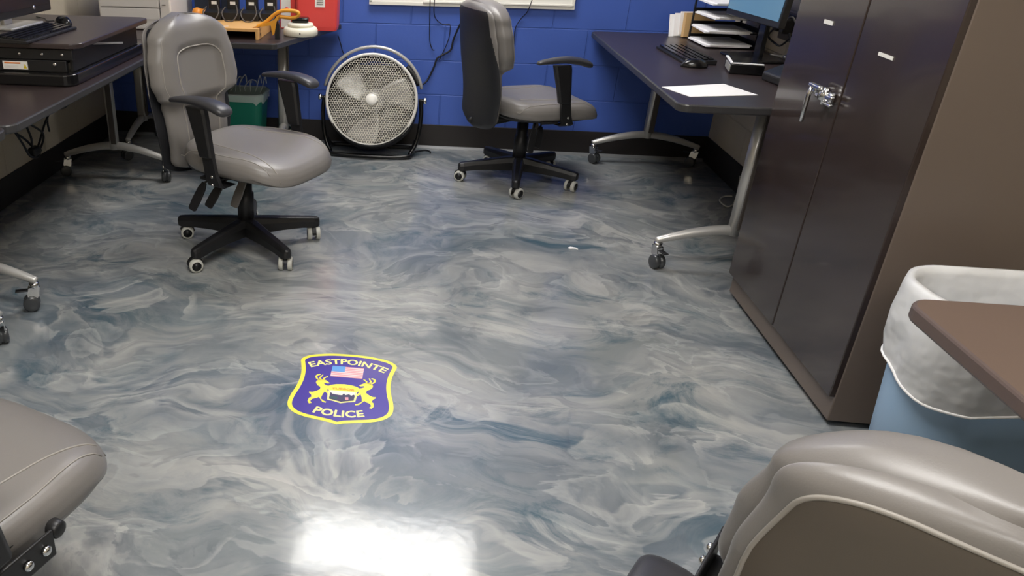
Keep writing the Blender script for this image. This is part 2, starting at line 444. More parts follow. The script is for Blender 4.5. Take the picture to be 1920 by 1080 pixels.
def make_chair(label, loc, phi, star):
    t = thing('office_chair', label, 'chair', loc, phi)
    # star base
    hub = MB(); hub.lathe([(.030, .070), (.036, .075), (.038, .112), (.030, .128), (.027, .15)], None, 28)
    hub.build('base_hub', M['plastic'], t)
    for k in range(5):
        a = star-phi+k*2*PI/5; Rm = Matrix.Rotation(a, 4, 'Z'); L = MB(); rows = []
        for (d, w, zt, zb) in ((.025, .030, .138, .062), (.08, .028, .134, .064), (.16, .025, .124, .066), (.25, .022, .113, .064), (.305, .021, .106, .058), (.324, .017, .102, .060), (.332, .010, .096, .066)):
            rows.append([Rm @ Vector((d, y, z)) for (y, z) in ((-w, zb), (-w*1.05, (zt*.6+zb*.4)), (-w*.75, zt-.004), (-w*.45, zt), (w*.45, zt), (w*.75, zt-.004), (w*1.05, (zt*.6+zb*.4)), (w, zb))])
        L.grid(rows, cap=True, smooth=False)
        L.build('base_leg', M['plastic'], t, bev=.003)
        caster_parts(t, .305*math.cos(a), .305*math.sin(a), a+(1.4, -1.9, .5, 2.6, -.7)[k])
    c = MB(); c.lathe([(.036, .12), (.036, .25), (.030, .254), (.030, .32), (.024, .323), (.024, .37)], None, 24); c.build('gas_column', M['plastic'], t)
    mc = MB(); mc.box((.02, 0, .375), (.26, .15, .045), bev=.012); mc.box((-.13, 0, .355), (.14, .07, .02), bev=.006)
    mc.box((.02, 0, .398), (.34, .36, .012), bev=.004); mc.box((.02, 0, .382), (.09, .50, .012), bev=.003)
    mc.build('tilt_mechanism', M['plastic'], t)
    # knobs and paddles
    k = MB(); k.lathe([(.021, 0), (.024, .004), (.024, .034), (.019, .040)], Matrix.Translation((.19, -.03, .385)) @ Matrix.Rotation(PI, 4, 'X'), 20); k.build('tension_knob', M['plastic'], t)
    for (x, y, dx, dy, ln, mm) in ((.04, -.13, -.05, -.075, .115, 'plastic'), (-.02, -.17, -.045, -.07, .125, 'plastic'), (.06, -.02, -.03, -.07, .135, 'paddle')):
        p = MB(); a = Vector((x, y, .365)); b = Vector((x+dx*.5, y+dy*.5, .345)); d = Vector((dx, dy, -ln*1.2)).normalized()
        p.tube([a, b], .005, 8); q = b+d*ln
        s = Vector((1, .15, 0)); s = (s-d*s.dot(d)).normalized()*.019; nn = s.cross(d).normalized()*.005
        rows = []
        for (f, g) in ((0, .5), (.2, .9), (.6, 1.05), (.95, .95), (1, .7)):
            o = b.lerp(q, f); rows.append([o-s*g-nn, o+s*g-nn, o+s*g+nn, o-s*g+nn])
        p.grid(rows, cap=True, smooth=False); p.build('lever', M[mm], t, bev=.002)
    # seat
    pan = MB(); rows = []
    for (sc, z) in ((.2, .386), (.86, .388), (.945, .397), (.95, .414), (.2, .42)):
        rows.append([Vector((.075+.275*sc*seat_out(2*PI*i/64)[0], .25*sc*seat_out(2*PI*i/64)[1], z)) for i in range(64)])
    pan.grid(rows, cap=True); pan.build('seat_pan', M['plastic'], t)
    s = MB(); rows = []
    fine = []
    for (a, va), (b, vb) in zip(SPROF, SPROF[1:]):
        for j in range(3): fine.append((a+(b-a)*j/3, va+(vb-va)*j/3))
    fine[0] = (.001, 0); fine.append((.001, -.098))
    for (r, dz) in fine:
        rows.append([seat_pt(r*seat_out(2*PI*i/96)[0], r*seat_out(2*PI*i/96)[1], dz) for i in range(96)])
    s.grid(rows, cap=True); seat = s.build('seat', M['leather'], t)
    for sd in (-1, 1):
        pth = [seat_top(-.10+.02*j, sd*(.135+.045*sst(-.10, .34, -.10+.02*j)), .0006) for j in range(22)]
        MB().tube(pth, .0022, 6).build('seam', M['leather_seam'], seat)
        pth = [seat_top(-.15+.02*j, sd*(.224-.02*sst(.1, .3, -.15+.02*j)), .0006) for j in range(23)]
        MB().tube(pth, .0018, 6).build('seam', M['leather_seam'], seat)
    # back
    bk = back_mesh().build('backrest', M['leather'], t)
    path = []
    for j in range(60):
        q = j/59
        if q < .4: z = .40+(q/.4)*.385; uu = -.56
        elif q > .6: z = .40+((1-q)/.4)*.385; uu = .56
        else:
            a = PI*(q-.4)/.2; uu = -.56*math.copysign(abs(math.cos(a))**.6, math.cos(a)); z = .785+.065*math.sin(a)**.7
        path.append(Vector((back_front(uu, z)+.001, uu*edge_w(z), z)))
    MB().tube(path, .0032, 8).build('piping', M['leather_seam'], bk)
    for sd in (-1, 1):
        path = [Vector((back_front(sd*.90, z)+.0005, sd*.90*edge_w(z), z)) for z in [.66+.01*j for j in range(24)]]
        MB().tube(path, .0018, 6).build('piping', M['leather_seam'], bk)
    shell_mesh().build('back_panel', [M['shell'], M['leather']], t)
    br = MB(); pts = smoothpath([(-.06, 0, .365), (-.20, 0, .345), (-.285, 0, .355), (-.318, 0, .42), (-.318, 0, .52)], 6)
    br.tube(pts[:15], .030, 12, flat=.35, up=(0, 1, 0)); br.build('back_bracket', M['plastic'], t)
    # arms
    for sd in (-1, 1):
        p = MB(); rows = []
        for (x, z, w, d) in ((.018, .678, .045, .017), (.024, .66, .045, .018), (.045, .56, .036, .017), (.058, .495, .032, .017), (.058, .49, .026, .012)):
            rows.append([Vector((x+a*w, sd*.292+b*d, z)) for (a, b) in ((-1, -.6), (-.75, -1), (.75, -1), (1, -.6), (1, .6), (.75, 1), (-.75, 1), (-1, .6))])
        p.grid(rows, cap=True, smooth=False); post = p.build('armrest_post', M['plastic'], t, bev=.002)
        p = MB(); rows = []
        for (x, z, y, w, d) in ((.060, .52, .292, .025, .009), (.075, .43, .292, .027, .009), (.09, .385, .290, .030, .009), (.09, .372, .27, .032, .008), (.085, .368, .20, .032, .007)):
            rows.append([Vector((x+a*w, sd*(y+b*d), z)) for (a, b) in ((-1, -1), (1, -1), (1, 1), (-1, 1))])
        p.grid(rows, cap=True, smooth=False); bar = p.build('armrest_bar', M['plastic'], t, bev=.003)
        for z in (.388, .420):
            q = MB(); q.lathe([(.0065, 0), (.0065, .003), (.004, .005)], Matrix.Translation((.085, sd*.301, z)) @ Matrix.Rotation(-sd*PI/2, 4, 'X'), 12); q.build('bolt', M['chrome'], bar)
        pm = pad_mesh(sd); pd = pm.build('armrest_pad', M['pad'], t); pd.location = (.02, sd*.29, .690)
    return t
def copy_tree(o, parent=None):
    c = o.copy(); C.objects.link(c)
    if parent: c.parent = parent
    for ch in list(o.children): copy_tree(ch, c)
    return c
R = math.radians
ch1 = make_chair('grey leather office chair with armrests on the left, front turned towards the fan side', (-.749, 2.982, 0), R(-25), R(26))
for c in list(ch1.children):
    if c.name.split('.')[0] in ('backrest', 'back_panel'): c.location.z -= .010
ch2 = copy_tree(ch1); ch2.location = (.513, 4.095, 0); ch2.rotation_euler.z = R(20)
ch2['label'] = 'grey leather office chair seen from behind against the blue wall, beside the drum fan'
def kids(o, n): return [c for c in o.children if c.name.split('.')[0] == n]
# re-aim the star base of the second chair
dlt = R(-25)-R(20)-(R(26)-R(-25))
for c in list(ch2.children):
    if c.name.split('.')[0] in ('base_leg', 'caster'): c.rotation_euler.z = dlt
for c in list(ch2.children):
    if c.name.split('.')[0] in ('armrest_pad', 'armrest_post', 'armrest_bar'):
        y = sum((Vector(q) for q in c.bound_box), Vector())[1]/8+c.location.y
        if y > 0:
            for g in list(c.children): bpy.data.objects.remove(g)
            bpy.data.objects.remove(c)
for c in kids(ch2, 'seat')+kids(ch2, 'seat_pan'): c.location.z -= .012
ch3 = copy_tree(ch1); ch3.location = (-.888, .921, 0); ch3.rotation_euler.z = R(69)
ch3['label'] = 'grey leather chair seat cut off by the lower left edge of the photo'
ch4 = copy_tree(ch1); ch4.location = (.738, .83, 0); ch4.rotation_euler.z = R(56)
for n in ('seat', 'seat_pan', 'backrest', 'back_panel'):
    for p in kids(ch3, n): p.location.z -= .06
for n in ('backrest', 'back_panel'):
    for p in kids(ch4, n): p.location.z -= .056
ch4['label'] = 'nearest grey leather chair with taupe back panel, seen from behind at lower right'
for c in list(ch3.children):
    if c.name.split('.')[0] in ('base_leg', 'caster'): c.rotation_euler.z = R(36)
for c in (ch3, ch4):
    for n in ('armrest_pad', 'armrest_post', 'armrest_bar'):
        for p in kids(c, n):
            k4 = c is ch4
            if n == 'armrest_pad': p.location.x -= .385 if k4 else .20; p.location.z -= .13 if k4 else .068
            elif n == 'armrest_post': p.location.x -= .36 if k4 else .09; p.location.z -= .13 if k4 else .068
            else: p.location.x -= .30 if k4 else .17
    for sd in (-1, 1):
        b = MB(); b.box((-.02, sd*.284, .365), (.22, .007, .056), bev=.003); b.box((-.02, sd*.20, .338), (.22, .17, .008), bev=.002); o = b.build('side_bracket', M['plastic'], c)
        q = MB(); q.lathe([(.012, 0), (.016, .004), (.016, .022), (.010, .026)], Matrix.Translation((.105, sd*.262, .378)) @ Matrix.Rotation(-sd*PI/2, 4, 'X'), 14); q.build('adjust_knob', M['plastic'], o)
        for x in (.030, .068):
            q = MB(); q.lathe([(.0095, 0), (.0095, .006), (.006, .009), (.003, .010)], Matrix.Translation((x, sd*.2875, .366)) @ Matrix.Rotation(-sd*PI/2, 4, 'X'), 12); q.build('bolt', M['chrome'], o)
for p in kids(ch4, 'back_panel'):
    o2 = shell_mesh(True).build('back_panel', [M['shell_taupe'], M['leather']], ch4); o2.location = p.location
    bpy.data.objects.remove(p)
    path = []
    for j in range(120):
        q = 2*PI*j/120; cy = math.cos(q); sy = math.sin(q)
        z = .645+.285*math.copysign(abs(sy)**.30, sy); u = .92*math.copysign(abs(cy)**.30, cy)
        path.append(Vector((shell_x(u, z, -.038)-.0005, u*shell_w(z), z)))
    MB().tube(path, .003, 8, closed=True).build('piping', M['leather_seam'], o2)

# ------------------------------------------------------------------ desks
def table_caster(t, x, y, yaw):
    Rz = Matrix.Translation((x, y, 0)) @ Matrix.Rotation(yaw, 4, 'Z')
    f = MB(); f.lathe([(.013, .088), (.016, .092), (.018, .108), (.012, .112)], Rz, 16)
    for s in (-1, 1): f.prism([(-.02, .095), (.018, .095), (.012, .06), (-.014, .028), (-.024, .030), (-.028, .07)], -.0015, .0015, Rz @ Matrix(((1, 0, 0, 0), (0, 0, 1, s*.013), (0, 1, 0, 0), (0, 0, 0, 1))))
    f.box(tuple(Rz @ Vector((-.002, 0, .092))), (.04, .028, .004), Matrix.Rotation(yaw, 3, 'Z'))
    f.mi = 1; f.box(tuple(Rz @ Vector((-.045, 0, .083))), (.045, .022, .005), Matrix.Rotation(yaw, 3, 'Z'), bev=.002)
    c = f.build('caster', [M['chrome'], M['plastic']], t)
    w = MB(); mm = Rz @ Matrix(((1, 0, 0, -.018), (0, 0, 1, 0), (0, 1, 0, .030), (0, 0, 0, 1)))
    w.lathe([(.004, -.024), (.022, -.024), (.029, -.021), (.030, -.016), (.030, -.006), (.026, -.004), (.026, .004), (.030, .006), (.030, .016), (.029, .021), (.022, .024), (.004, .024)], mm, 28)
    w.build('wheel', M['caster_wheel'], c)
def t_leg(t, cx, cy, axis, half=.29, H=.70, chan=1, yaws=(.4, 2.5)):
    # curved foot, post and casters; axis 'x' or 'y' is the way the foot runs
    def P(a, b, z): return (cx+a, cy+b, z) if axis == 'x' else (cx+b, cy+a, z)
    m = MB()
    pts = [P(-half, 0, .118), P(-half*.8, 0, .137), P(-half*.5, 0, .162), P(-half*.2, 0, .178), P(0, 0, .181), P(half*.2, 0, .178), P(half*.5, 0, .162), P(half*.8, 0, .137), P(half, 0, .118)]
    sp = smoothpath(pts, 5); n = len(sp); rs = [.0135+.009*(1-abs(2*i/(n-1)-1)**2) for i in range(n)]
    m.tube(sp, rs, 16, flat=.95, up=(0, 0, 1)); leg = m.build('leg', M['silver'], t)
    p = MB(); a, b = (.021, .030) if axis == 'x' else (.030, .021)
    p.prism(rrect(cx-a, cx+a, cy-b, cy+b, .019, 5), .165, H, smooth=True); p.build('post', M['silver'], leg)
    q = MB(); q.prism(rrect(cx-.004, cx+.024, cy-.0375, cy-.0290, .002, 2) if axis == 'x' else rrect(cx+.0290, cx+.0375, cy-.024, cy+.004, .002, 2), .20, H); q.build('cable_channel', M['silver_dark'], leg)
    pl = MB(); pl.box((cx, cy, H-.003), (.46, .07, .006) if axis == 'x' else (.07, .46, .006)); pl.build('mounting_plate', M['plastic'], leg)
    for s, yw in zip((-1, 1), yaws):
        q = P(s*(half-.012), 0, 0); table_caster(t, q[0], q[1], yw)
def desktop(t, poly, z=.73, th=.03, top='desk', edge='desk_edge'):
    m = MB(); m.mi = 0
    n = len(poly); vs = [Vector((x, y, z)) for x, y in poly]
    cx = sum(p[0] for p in poly)/n; cy = sum(p[1] for p in poly)/n
    ins = []
    prof = [(0.006, 0), (0.002, -.0015), (0, -.005), (0, -th+.006), (.003, -th+.001), (.008, -th)]
    rings = []
    for (o, dz) in prof:
        ring = []
        for i in range(n):
            a = Vector(poly[i-1]); b = Vector(poly[i]); c = Vector(poly[(i+1) % n])
            e1 = (b-a).normalized(); e2 = (c-b).normalized(); nr = Vector((-(e1.y+e2.y), e1.x+e2.x))
            nr.normalize(); ring.append(Vector((b.x+nr.x*o, b.y+nr.y*o, z+dz)))
        rings.append(ring)
    m.mi = 1; m.grid(rings, smooth=False)
    m.mi = 0; m.verts_faces(rings[0], [tuple(range(n))]); m.verts_faces(rings[-1], [tuple(range(n))[::-1]])
    bmesh.ops.remove_doubles(m.bm, verts=m.bm.verts, dist=1e-5)
    return m.build('desktop', [M[top], M[edge]], t)
tR = thing('training_desk', 'dark laminate desk along the right wall, holding a white sheet, keyboard and monitor', 'desk')
desktop(tR, rrect(.895, 1.655, 2.842, 4.635, [.01, .035, .045, .02]))
t_leg(tR, 1.273, 3.045, 'x', .295, yaws=(1.9, 1.0)); t_leg(tR, 1.273, 4.50, 'x', .30, yaws=(2.2, -.5))
tA = thing('training_desk', 'dark laminate desk along the left wall carrying the sit-stand riser', 'desk')
desktop(tA, rrect(-2.025, -1.283, 2.165, 3.825, [.02, .01, .01, .045]))
t_leg(tA, -1.66, 3.775, 'x', .29, yaws=(.5, 1.8)); t_leg(tA, -1.66, 2.30, 'x', .29, yaws=(.4, .45))
tB = thing('training_desk', 'desk at the left edge of the photo, nearest the camera along the left wall', 'desk')
desktop(tB, rrect(-2.025, -1.283, .35, 2.155, [.045, .01, .01, .02]))
t_leg(tB, -1.655, 2.04, 'x', .29, yaws=(.4, -.9)); t_leg(tB, -1.655, .55, 'x', .29)
tC = thing('training_desk', 'dark desk in the back left corner with tan organizer shelf and red bin on it', 'desk')
desktop(tC, [(-2.02, 3.845), (-.80, 3.845), (-.785, 3.850), (-.775, 3.862), (-.538, 4.615), (-.545, 4.63), (-2.02, 4.63)])
t_leg(tC, -1.72, 4.37, 'y', .27, yaws=(.9, 1.9)); t_leg(tC, -.84, 4.34, 'y', .27, yaws=(.9, 1.9))
tD = thing('side_desk', 'brown laminate desk with rounded corner at the right edge, over the pale blue trash can', 'desk')
desktop(tD, rrect(.878, 1.655, -.55, 1.345, [.01, .045, .02, .02], 8), top='desk_near', edge='desk_edge_near')
t_leg(tD, 1.40, .95, 'x', .22); t_leg(tD, 1.30, -.35, 'x', .29)

# ------------------------------------------------------------------ storage cabinet
cb = thing('storage_cabinet', 'tall dark brown two-door metal cabinet with chrome handle against the right wall', 'cabinet', (1.208, 2.3925, 0))
m = MB(); m.box((.232, 0, .93), (.450, .835, 1.82), bev=.003); m.build('body', M['cab_side_lit'], cb)
for s, lab in ((1, 1), (-1, 0)):
    m = MB(); m.box((0, s*.2085+(.073 if False else 0), .965), (.018, .413, 1.73), bev=.003)
    d = m.build('door', M['cab'], cb)
    if s > 0:
        d.location.x = -.001; d.rotation_euler.z = R(.6)
        m = MB(); m.box((-.011, .19, 1.055), (.002, .055, .012)); m.build('reflection_strip', M['label_w'], d)  # white strip stands in for a highlight reflected in the glossy door
    else:
        m = MB(); m.box((-.011, -.16, 1.015), (.002, .072, .009), Matrix.Rotation(.02, 3, 'X')); m.build('reflection_strip', M['label_w'], d)  # thin white bar painted as a reflection on the other door
        h = MB()
        h.box((-.018, .075, .858), (.018, .10, .030), bev=.006); h.lathe([(.017, 0), (.017, .02), (.012, .028)], Matrix.Translation((-.012, .065, .86)) @ Matrix.Rotation(-PI/2, 4, 'Y'), 20)
        h.box((-.03, .098, .87), (.03, .018, .018), bev=.004)
        h.lathe([(.008, 0), (.008, .05)], Matrix.Translation((-.028, .055, .835)), 12)
        h.box((-.03, .020, .862), (.014, .04, .014), bev=.004); h.box((-.03, .025, .842), (.012, .05, .008), bev=.003)
        hd = h.build('handle', M['chrome'], d)
        h = MB(); h.tube([(-.040, .12, .877), (-.044, .122, .85), (-.044, .124, .80), (-.042, .126, .765)], [.006, .007, .0065, .006], 12); h.box((-.040, .10, .880), (.016, .07, .012), bev=.004)
        h.build('lever', M['chrome'], hd)

# ------------------------------------------------------------------ trash cans
def oval_can(t, x0, x1, y0, y1, H, taper, m, r=.09, name='bin_body'):
    mb = MB(); rows = []
    cx, cy = (x0+x1)/2, (y0+y1)/2
    for (f, z, g) in ((1-taper, 0, 0), (1, H, 0), (1, H, .008), (1, H-.012, .010), (1, H-.012, .002)):
        pass
    def ring(sc, z, g=0):
        hx, hy = (x1-x0)/2, (y1-y0)/2
        return [Vector((cx+(px)*sc+ (g*math.copysign(1, px) if abs(px) > 1e-6 else 0), cy+(py)*sc+(g*math.copysign(1, py)), z)) for px, py in rrect(-hx, hx, -hy, hy, min(r, hx*.98, hy*.98), 8)]
    rows = [ring(1-taper, .004), ring(1-taper*.6, H*.4), ring(1, H), ring(.975, H), ring((1-taper*.6)*.965, H*.4), ring((1-taper)*.96, .012)]
    mb.grid(rows, cap=True); return mb.build(name, m, t)
tc = thing('trash_can', 'pale blue slim trash can lined with a white plastic bag under the brown desk corner', 'trash can', (1.352, 1.665, 0))
oval_can(tc, -.235, .235, -.128, .128, .60, .20, M['canblue'], .12)
b = MB(); rows = []
hx, hy = .240, .133
N = 96
def bring(z, out, wob, inner=False):
    pr = rrect(-hx-out, hx+out, -hy-out, hy+out, .12+out, 10); k = len(pr); L = []
    for i, (x, y) in enumerate(pr):
        a = math.atan2(y, x)
        w = wob*(math.sin(7*a+1.1)+.6*math.sin(13*a+.4)+.5*math.sin(19*a+2))
        zz = z
        L.append(Vector((x*(1+w), y*(1+w), zz+(0 if inner else .0))))
    return L
low = lambda L, amp: [Vector((v.x, v.y, v.z+amp*(math.sin(2*math.atan2(v.y, v.x)+2.1)+.35*math.sin(5*math.atan2(v.y, v.x))))) for v in L]
rows.append(low(bring(.365, -.006, .012), .035)); rows.append(low(bring(.385, -.004, .018), .035)); rows.append(low(bring(.44, .004, .018), .018)); rows.append(bring(.52, .008, .012)); rows.append(bring(.585, .004, .004)); rows.append(bring(.606, .001, .003)); rows.append(bring(.608, -.012, .003)); rows.append(bring(.59, -.020, .004)); rows.append(bring(.50, -.024, .010)); rows.append(bring(.38, -.032, .016)); rows.append(bring(.22, -.045, .02)); rows.append(bring(.10, -.06, .02))
b.grid(rows); b.verts_faces(rows[-1], [tuple(range(len(rows[-1])))])
bo = b.build('bag', M['bag'], tc)
e = MB(); e.tube([v+Vector((0, 0, 0)) for v in rows[0]], .0035, 6, closed=True); e.build('bag_hem', M['paper'], bo)

gb = thing('wastebasket', 'green plastic wastebasket with clear liner behind the left chair', 'wastebasket', (-1.13, 4.335, 0))
mb = MB()
def gring(sc, z): return [Vector((x*sc, y*sc, z)) for x, y in rrect(-.185, .185, -.125, .125, .05, 5)]
mb.grid([gring(.86, .004), gring(1, .365), gring(1.03, .365), gring(1.03, .375), gring(.97, .375), gring(.84, .01)], cap=True, smooth=False); mb.build('bin_body', M['green'], gb)
mb = MB()
rows = [gring(1.045, .335), gring(1.045, .372), gring(1.0, .383), gring(.96, .372), gring(.88, .20)]
rows2 = [[Vector((v.x, v.y, v.z+(.012*math.sin(i*1.9) if j in (0,) else 0))) for i, v in enumerate(r)] for j, r in enumerate(rows)]
mb.grid(rows2); ln = mb.build('liner', M['liner'], gb)
mb = MB()
for i in range(9):
    x = -.1+i*.03; mb.tube(smoothpath([(x, .06, .36), (x+.01*math.sin(i), .09, .40+.02*math.sin(i*2.3)), (x+.02, .115, .43+.02*math.cos(i*1.7)), (x+.025, .125, .40)], 4), .004, 6)
mb.build('liner_tuft', M['liner'], ln)

# ------------------------------------------------------------------ drum fan
fan = thing('drum_fan', 'round drum fan with silver wire grille on a black floor stand by the blue wall', 'fan', (-.327, 4.46, 0))
HT = Matrix.Translation((0, -.03, .338)) @ Matrix.Rotation(R(86), 4, 'X')
FT = Matrix.Translation((0, .0, .314)) @ Matrix.Rotation(R(90-24), 4, 'X')
m = MB(); m.lathe([(.262, .052), (.268, .05), (.27, -.10), (.262, -.105), (.262, .048)], FT, 72, cap=False); m.build('drum', M['plastic'], fan)
ringp = [HT @ Vector((.261*math.cos(2*PI*k/72), .261*math.sin(2*PI*k/72), .058)) for k in range(72)]
ring = MB().tube(ringp, .0085, 10, closed=True).build('grille_ring', M['white_metal'], fan)
# honeycomb wire grille
m = MB(); s = .0086
def wire(a, b, r=.0015):
    a = Vector(a); b = Vector(b); d = (b-a).normalized(); n = Vector((-d.y, d.x, 0))*r; u = Vector((0, 0, r))
    vs = [FT @ p for p in (a+n, a+u, a-n, b+n, b+u, b-n)]
    m.verts_faces(vs, [(0, 1, 4, 3), (1, 2, 5, 4), (2, 0, 3, 5)])
Rg = .256
def zdome(x, y): return .060+.012*(1-(x*x+y*y)/(Rg*Rg))
edges = set()
for i in range(-38, 39):
    for j in range(-38, 39):
        cx = s*math.sqrt(3)*(i+.5*(j % 2)); cy = s*1.5*j
        if math.hypot(cx, cy) > Rg+s: continue
        cor = [(round(cx+s*math.cos(R(60*k+30)), 5), round(cy+s*math.sin(R(60*k+30)), 5)) for k in range(6)]
        for k in range(6):
            e = tuple(sorted((cor[k], cor[(k+1) % 6])))
            if all(math.hypot(*p) < Rg for p in e): edges.add((tuple(round(q, 4) for q in e[0]), tuple(round(q, 4) for q in e[1])))
for (a, b) in edges: wire((a[0], a[1], zdome(*a)), (b[0], b[1], zdome(*b)))
m.build('grille', M['frame_dark'], fan, recalc=False)
m = MB(); m.lathe([(.034, .070), (.036, .076), (.030, .084), (.012, .088), (.001, .088)], FT, 32); m.build('hub_cap', M['white_metal'], fan)
m = MB(); m.lathe([(.002, -.07), (.07, -.07), (.075, -.06), (.075, .0), (.05, .02), (.002, .022)], FT, 32); m.build('motor', M['blade'], fan)
for k in range(3):
    m = MB(); rows = []
    for i in range(9):
        r0 = .06+i*.0235; a0 = 2*PI*k/3+.5-.25*(i/8); wd = R(62)*(1-.25*i/8)
        rows.append([FT @ Vector((r0*math.cos(a0+wd*(j/8-.5)), r0*math.sin(a0+wd*(j/8-.5)), -.012+.045*(j/8-.5)+o)) for j, o in [(q, 0) for q in range(9)]+[(q, -.003) for q in range(8, -1, -1)]])
    m.grid(rows, cap=True); m.build('blade', M['blade'], fan)
m = MB(); m.lathe([(.002, -.106), (.262, -.106), (.262, -.100), (.002, -.100)], FT, 48); m.build('rear_guard', M['blade'], fan)
hp = [HT @ Vector((.292*math.cos(a), .292*math.sin(a), -.05)) for a in [R(12+156*k/40) for k in range(41)]]
hd = MB().tube([hp[i] for i in range(len(hp))], .0095, 12).build('handle', M['silver'], fan)
gp = [FT @ Vector((.293*math.cos(a), .293*math.sin(a), -.05)) for a in [R(24+26*k/10) for k in range(11)]]
MB().tube(gp, .016, 12).build('grip', M['plastic'], hd)
MB().tube(smoothpath([(-.285, -.02, .345), (-.292, -.02, .25), (-.280, -.03, .12), (-.245, -.06, .035), (-.19, -.10, .016), (.19, -.10, .016), (.245, -.06, .035), (.280, -.03, .12), (.292, -.02, .25), (.285, -.02, .345)], 6), .0125, 12).build('stand', M['plastic_gloss'], fan)
MB().tube(smoothpath([(-.27, -.03, .10), (-.25, .06, .03), (-.20, .12, .014), (.20, .12, .014), (.25, .06, .03), (.27, -.03, .10)], 6), .0125, 12).build('stand', M['plastic'], fan)
for s in (-1, 1):
    m = MB(); mt = Matrix.Translation((s*.272, -.02, .338)) @ Matrix.Rotation(s*PI/2, 4, 'Y')
    m.lathe([(.008, 0), (.008, .028), (.017, .030), (.019, .034), (.019, .044), (.015, .047)], mt, 20); m.build('pivot_knob', M['chrome'], fan)

# ------------------------------------------------------------------ cords
def cord(name, pts, r, label, group=None, m='cord', n=8):
    o = MB().tube(smoothpath(pts, n), r, 8).build(name, M[m]); tag(o, label, 'cord', group); return o
Yw = 4.640
cord('hanging_cable', [(.215, Yw-.034, .90), (.195, Yw-.034, .85), (.165, Yw-.02, .775), (.125, Yw, .665), (.112, Yw, .60), (.06, Yw, .565), (.035, Yw, .545), (.022, Yw, .50), (.0, Yw, .445), (-.02, Yw-.01, .41), (-.045, Yw-.04, .395)], .0055, 'thick dark cord sagging from the whiteboard down to the right side of the fan')
cord('wall_cord', [(-.028, Yw-.034, .90), (-.024, Yw-.034, .82), (-.018, Yw-.005, .70), (-.012, Yw, .64), (.004, Yw, .60), (.018, Yw, .595)], .0028, 'thin dark cord hanging below the whiteboard, leftmost above the fan')
cord('wall_cord', [(-.002, Yw-.034, .90), (.0, Yw-.034, .81), (.02, Yw, .765), (.06, Yw, .742), (.095, Yw, .742), (.10, Yw, .71), (.095, Yw, .66), (.075, Yw, .60), (.05, Yw, .54)], .0026, 'thin dark cord looping beneath the whiteboard above and right of the fan')
cord('wall_cord', [(.545, Yw-.034, .90), (.525, Yw-.034, .83), (.50, Yw, .79), (.475, Yw, .745), (.47, Yw, .70), (.474, Yw, .64)], .0026, 'thin dark cord hanging below the whiteboard to the right of the rear chair')
cord('fan_cord', [(-.56, Yw, .66), (-.545, Yw, .62), (-.53, Yw, .57), (-.505, Yw, .53), (-.47, Yw, .50)], .003, 'thin black cord running from the desk corner to the upper left of the fan')
o = cord('floor_cable', [(-.06, 4.52, .006), (.0, 4.56, .006), (.03, 4.54, .006), (.035, 4.51, .006)], .005, 'short black cord end lying on the floor right of the fan')
cord('cord_loop', [(1.60, 3.95, .02), (1.56, 3.96, .012), (1.525, 3.90, .008), (1.535, 3.82, .008), (1.58, 3.86, .014), (1.62, 3.95, .05), (1.63, 3.99, .12)], .004, 'pale cord loop on the floor under the right desk', m='cord_w')
cdx = .02
for pts, lab in (([(-1.93, 3.22, .42), (-1.91, 3.26, .33), (-1.90, 3.29, .26), (-1.90, 3.36, .235), (-1.90, 3.40, .26)], 'black cord hanging straight down at left beneath the left wall desk'),
                 ([(-1.92, 3.34, .42), (-1.90, 3.35, .33), (-1.90, 3.34, .25), (-1.90, 3.42, .26), (-1.90, 3.47, .31), (-1.90, 3.42, .36), (-1.92, 3.33, .42)], 'black cord forming a triangular loop beneath the left wall desk'),
                 ([(-1.90, 3.25, .38), (-1.90, 3.32, .33), (-1.90, 3.40, .26), (-1.90, 3.44, .28), (-1.90, 3.53, .36), (-1.90, 3.62, .41)], 'black cord crossing diagonally beneath the left wall desk'),
                 ([(-1.92, 3.62, .29), (-1.90, 3.58, .36), (-1.90, 3.63, .42), (-1.90, 3.72, .385), (-1.90, 3.82, .38), (-1.90, 3.93, .42), (-1.92, 3.96, .48)], 'black cord swooping up to the desk leg beneath the left wall desk')):
    cord('black_cable', [(x+cdx, y, z) for x, y, z in pts], .0055, lab); cdx -= .013
o = MB().box((-1.89, 3.355, .265), (.04, .07, .045), bev=.012).build('power_adapter', M['plastic']); tag(o, 'black power brick tangled in cords beneath the left desk', 'power adapter')

# ------------------------------------------------------------------ whiteboard
wb = thing('whiteboard', 'white framed board on the blue wall above the fan, only its lower edge in view', 'whiteboard', (.2035, 4.65, .844))
MB().box((0, -.010, .46), (1.15, .012, .90)).build('board_surface', M['white'], wb)
MB().prism(rrect(-.582, .582, 0, .018, .004, 3), -.022, -.004, Matrix(((1, 0, 0, 0), (0, 0, 1, 0), (0, 1, 0, 0), (0, 0, 0, 1)))).build('frame_rail', M['white_metal'], wb)
for s in (-1, 1): MB().box((s*.573, -.013, .46), (.018, .018, .90), bev=.003).build('frame_rail', M['white_metal'], wb)
MB().box((.15, -.024, .022), (.84, .010, .012), bev=.003).build('marker_rail', M['white_metal'], wb)

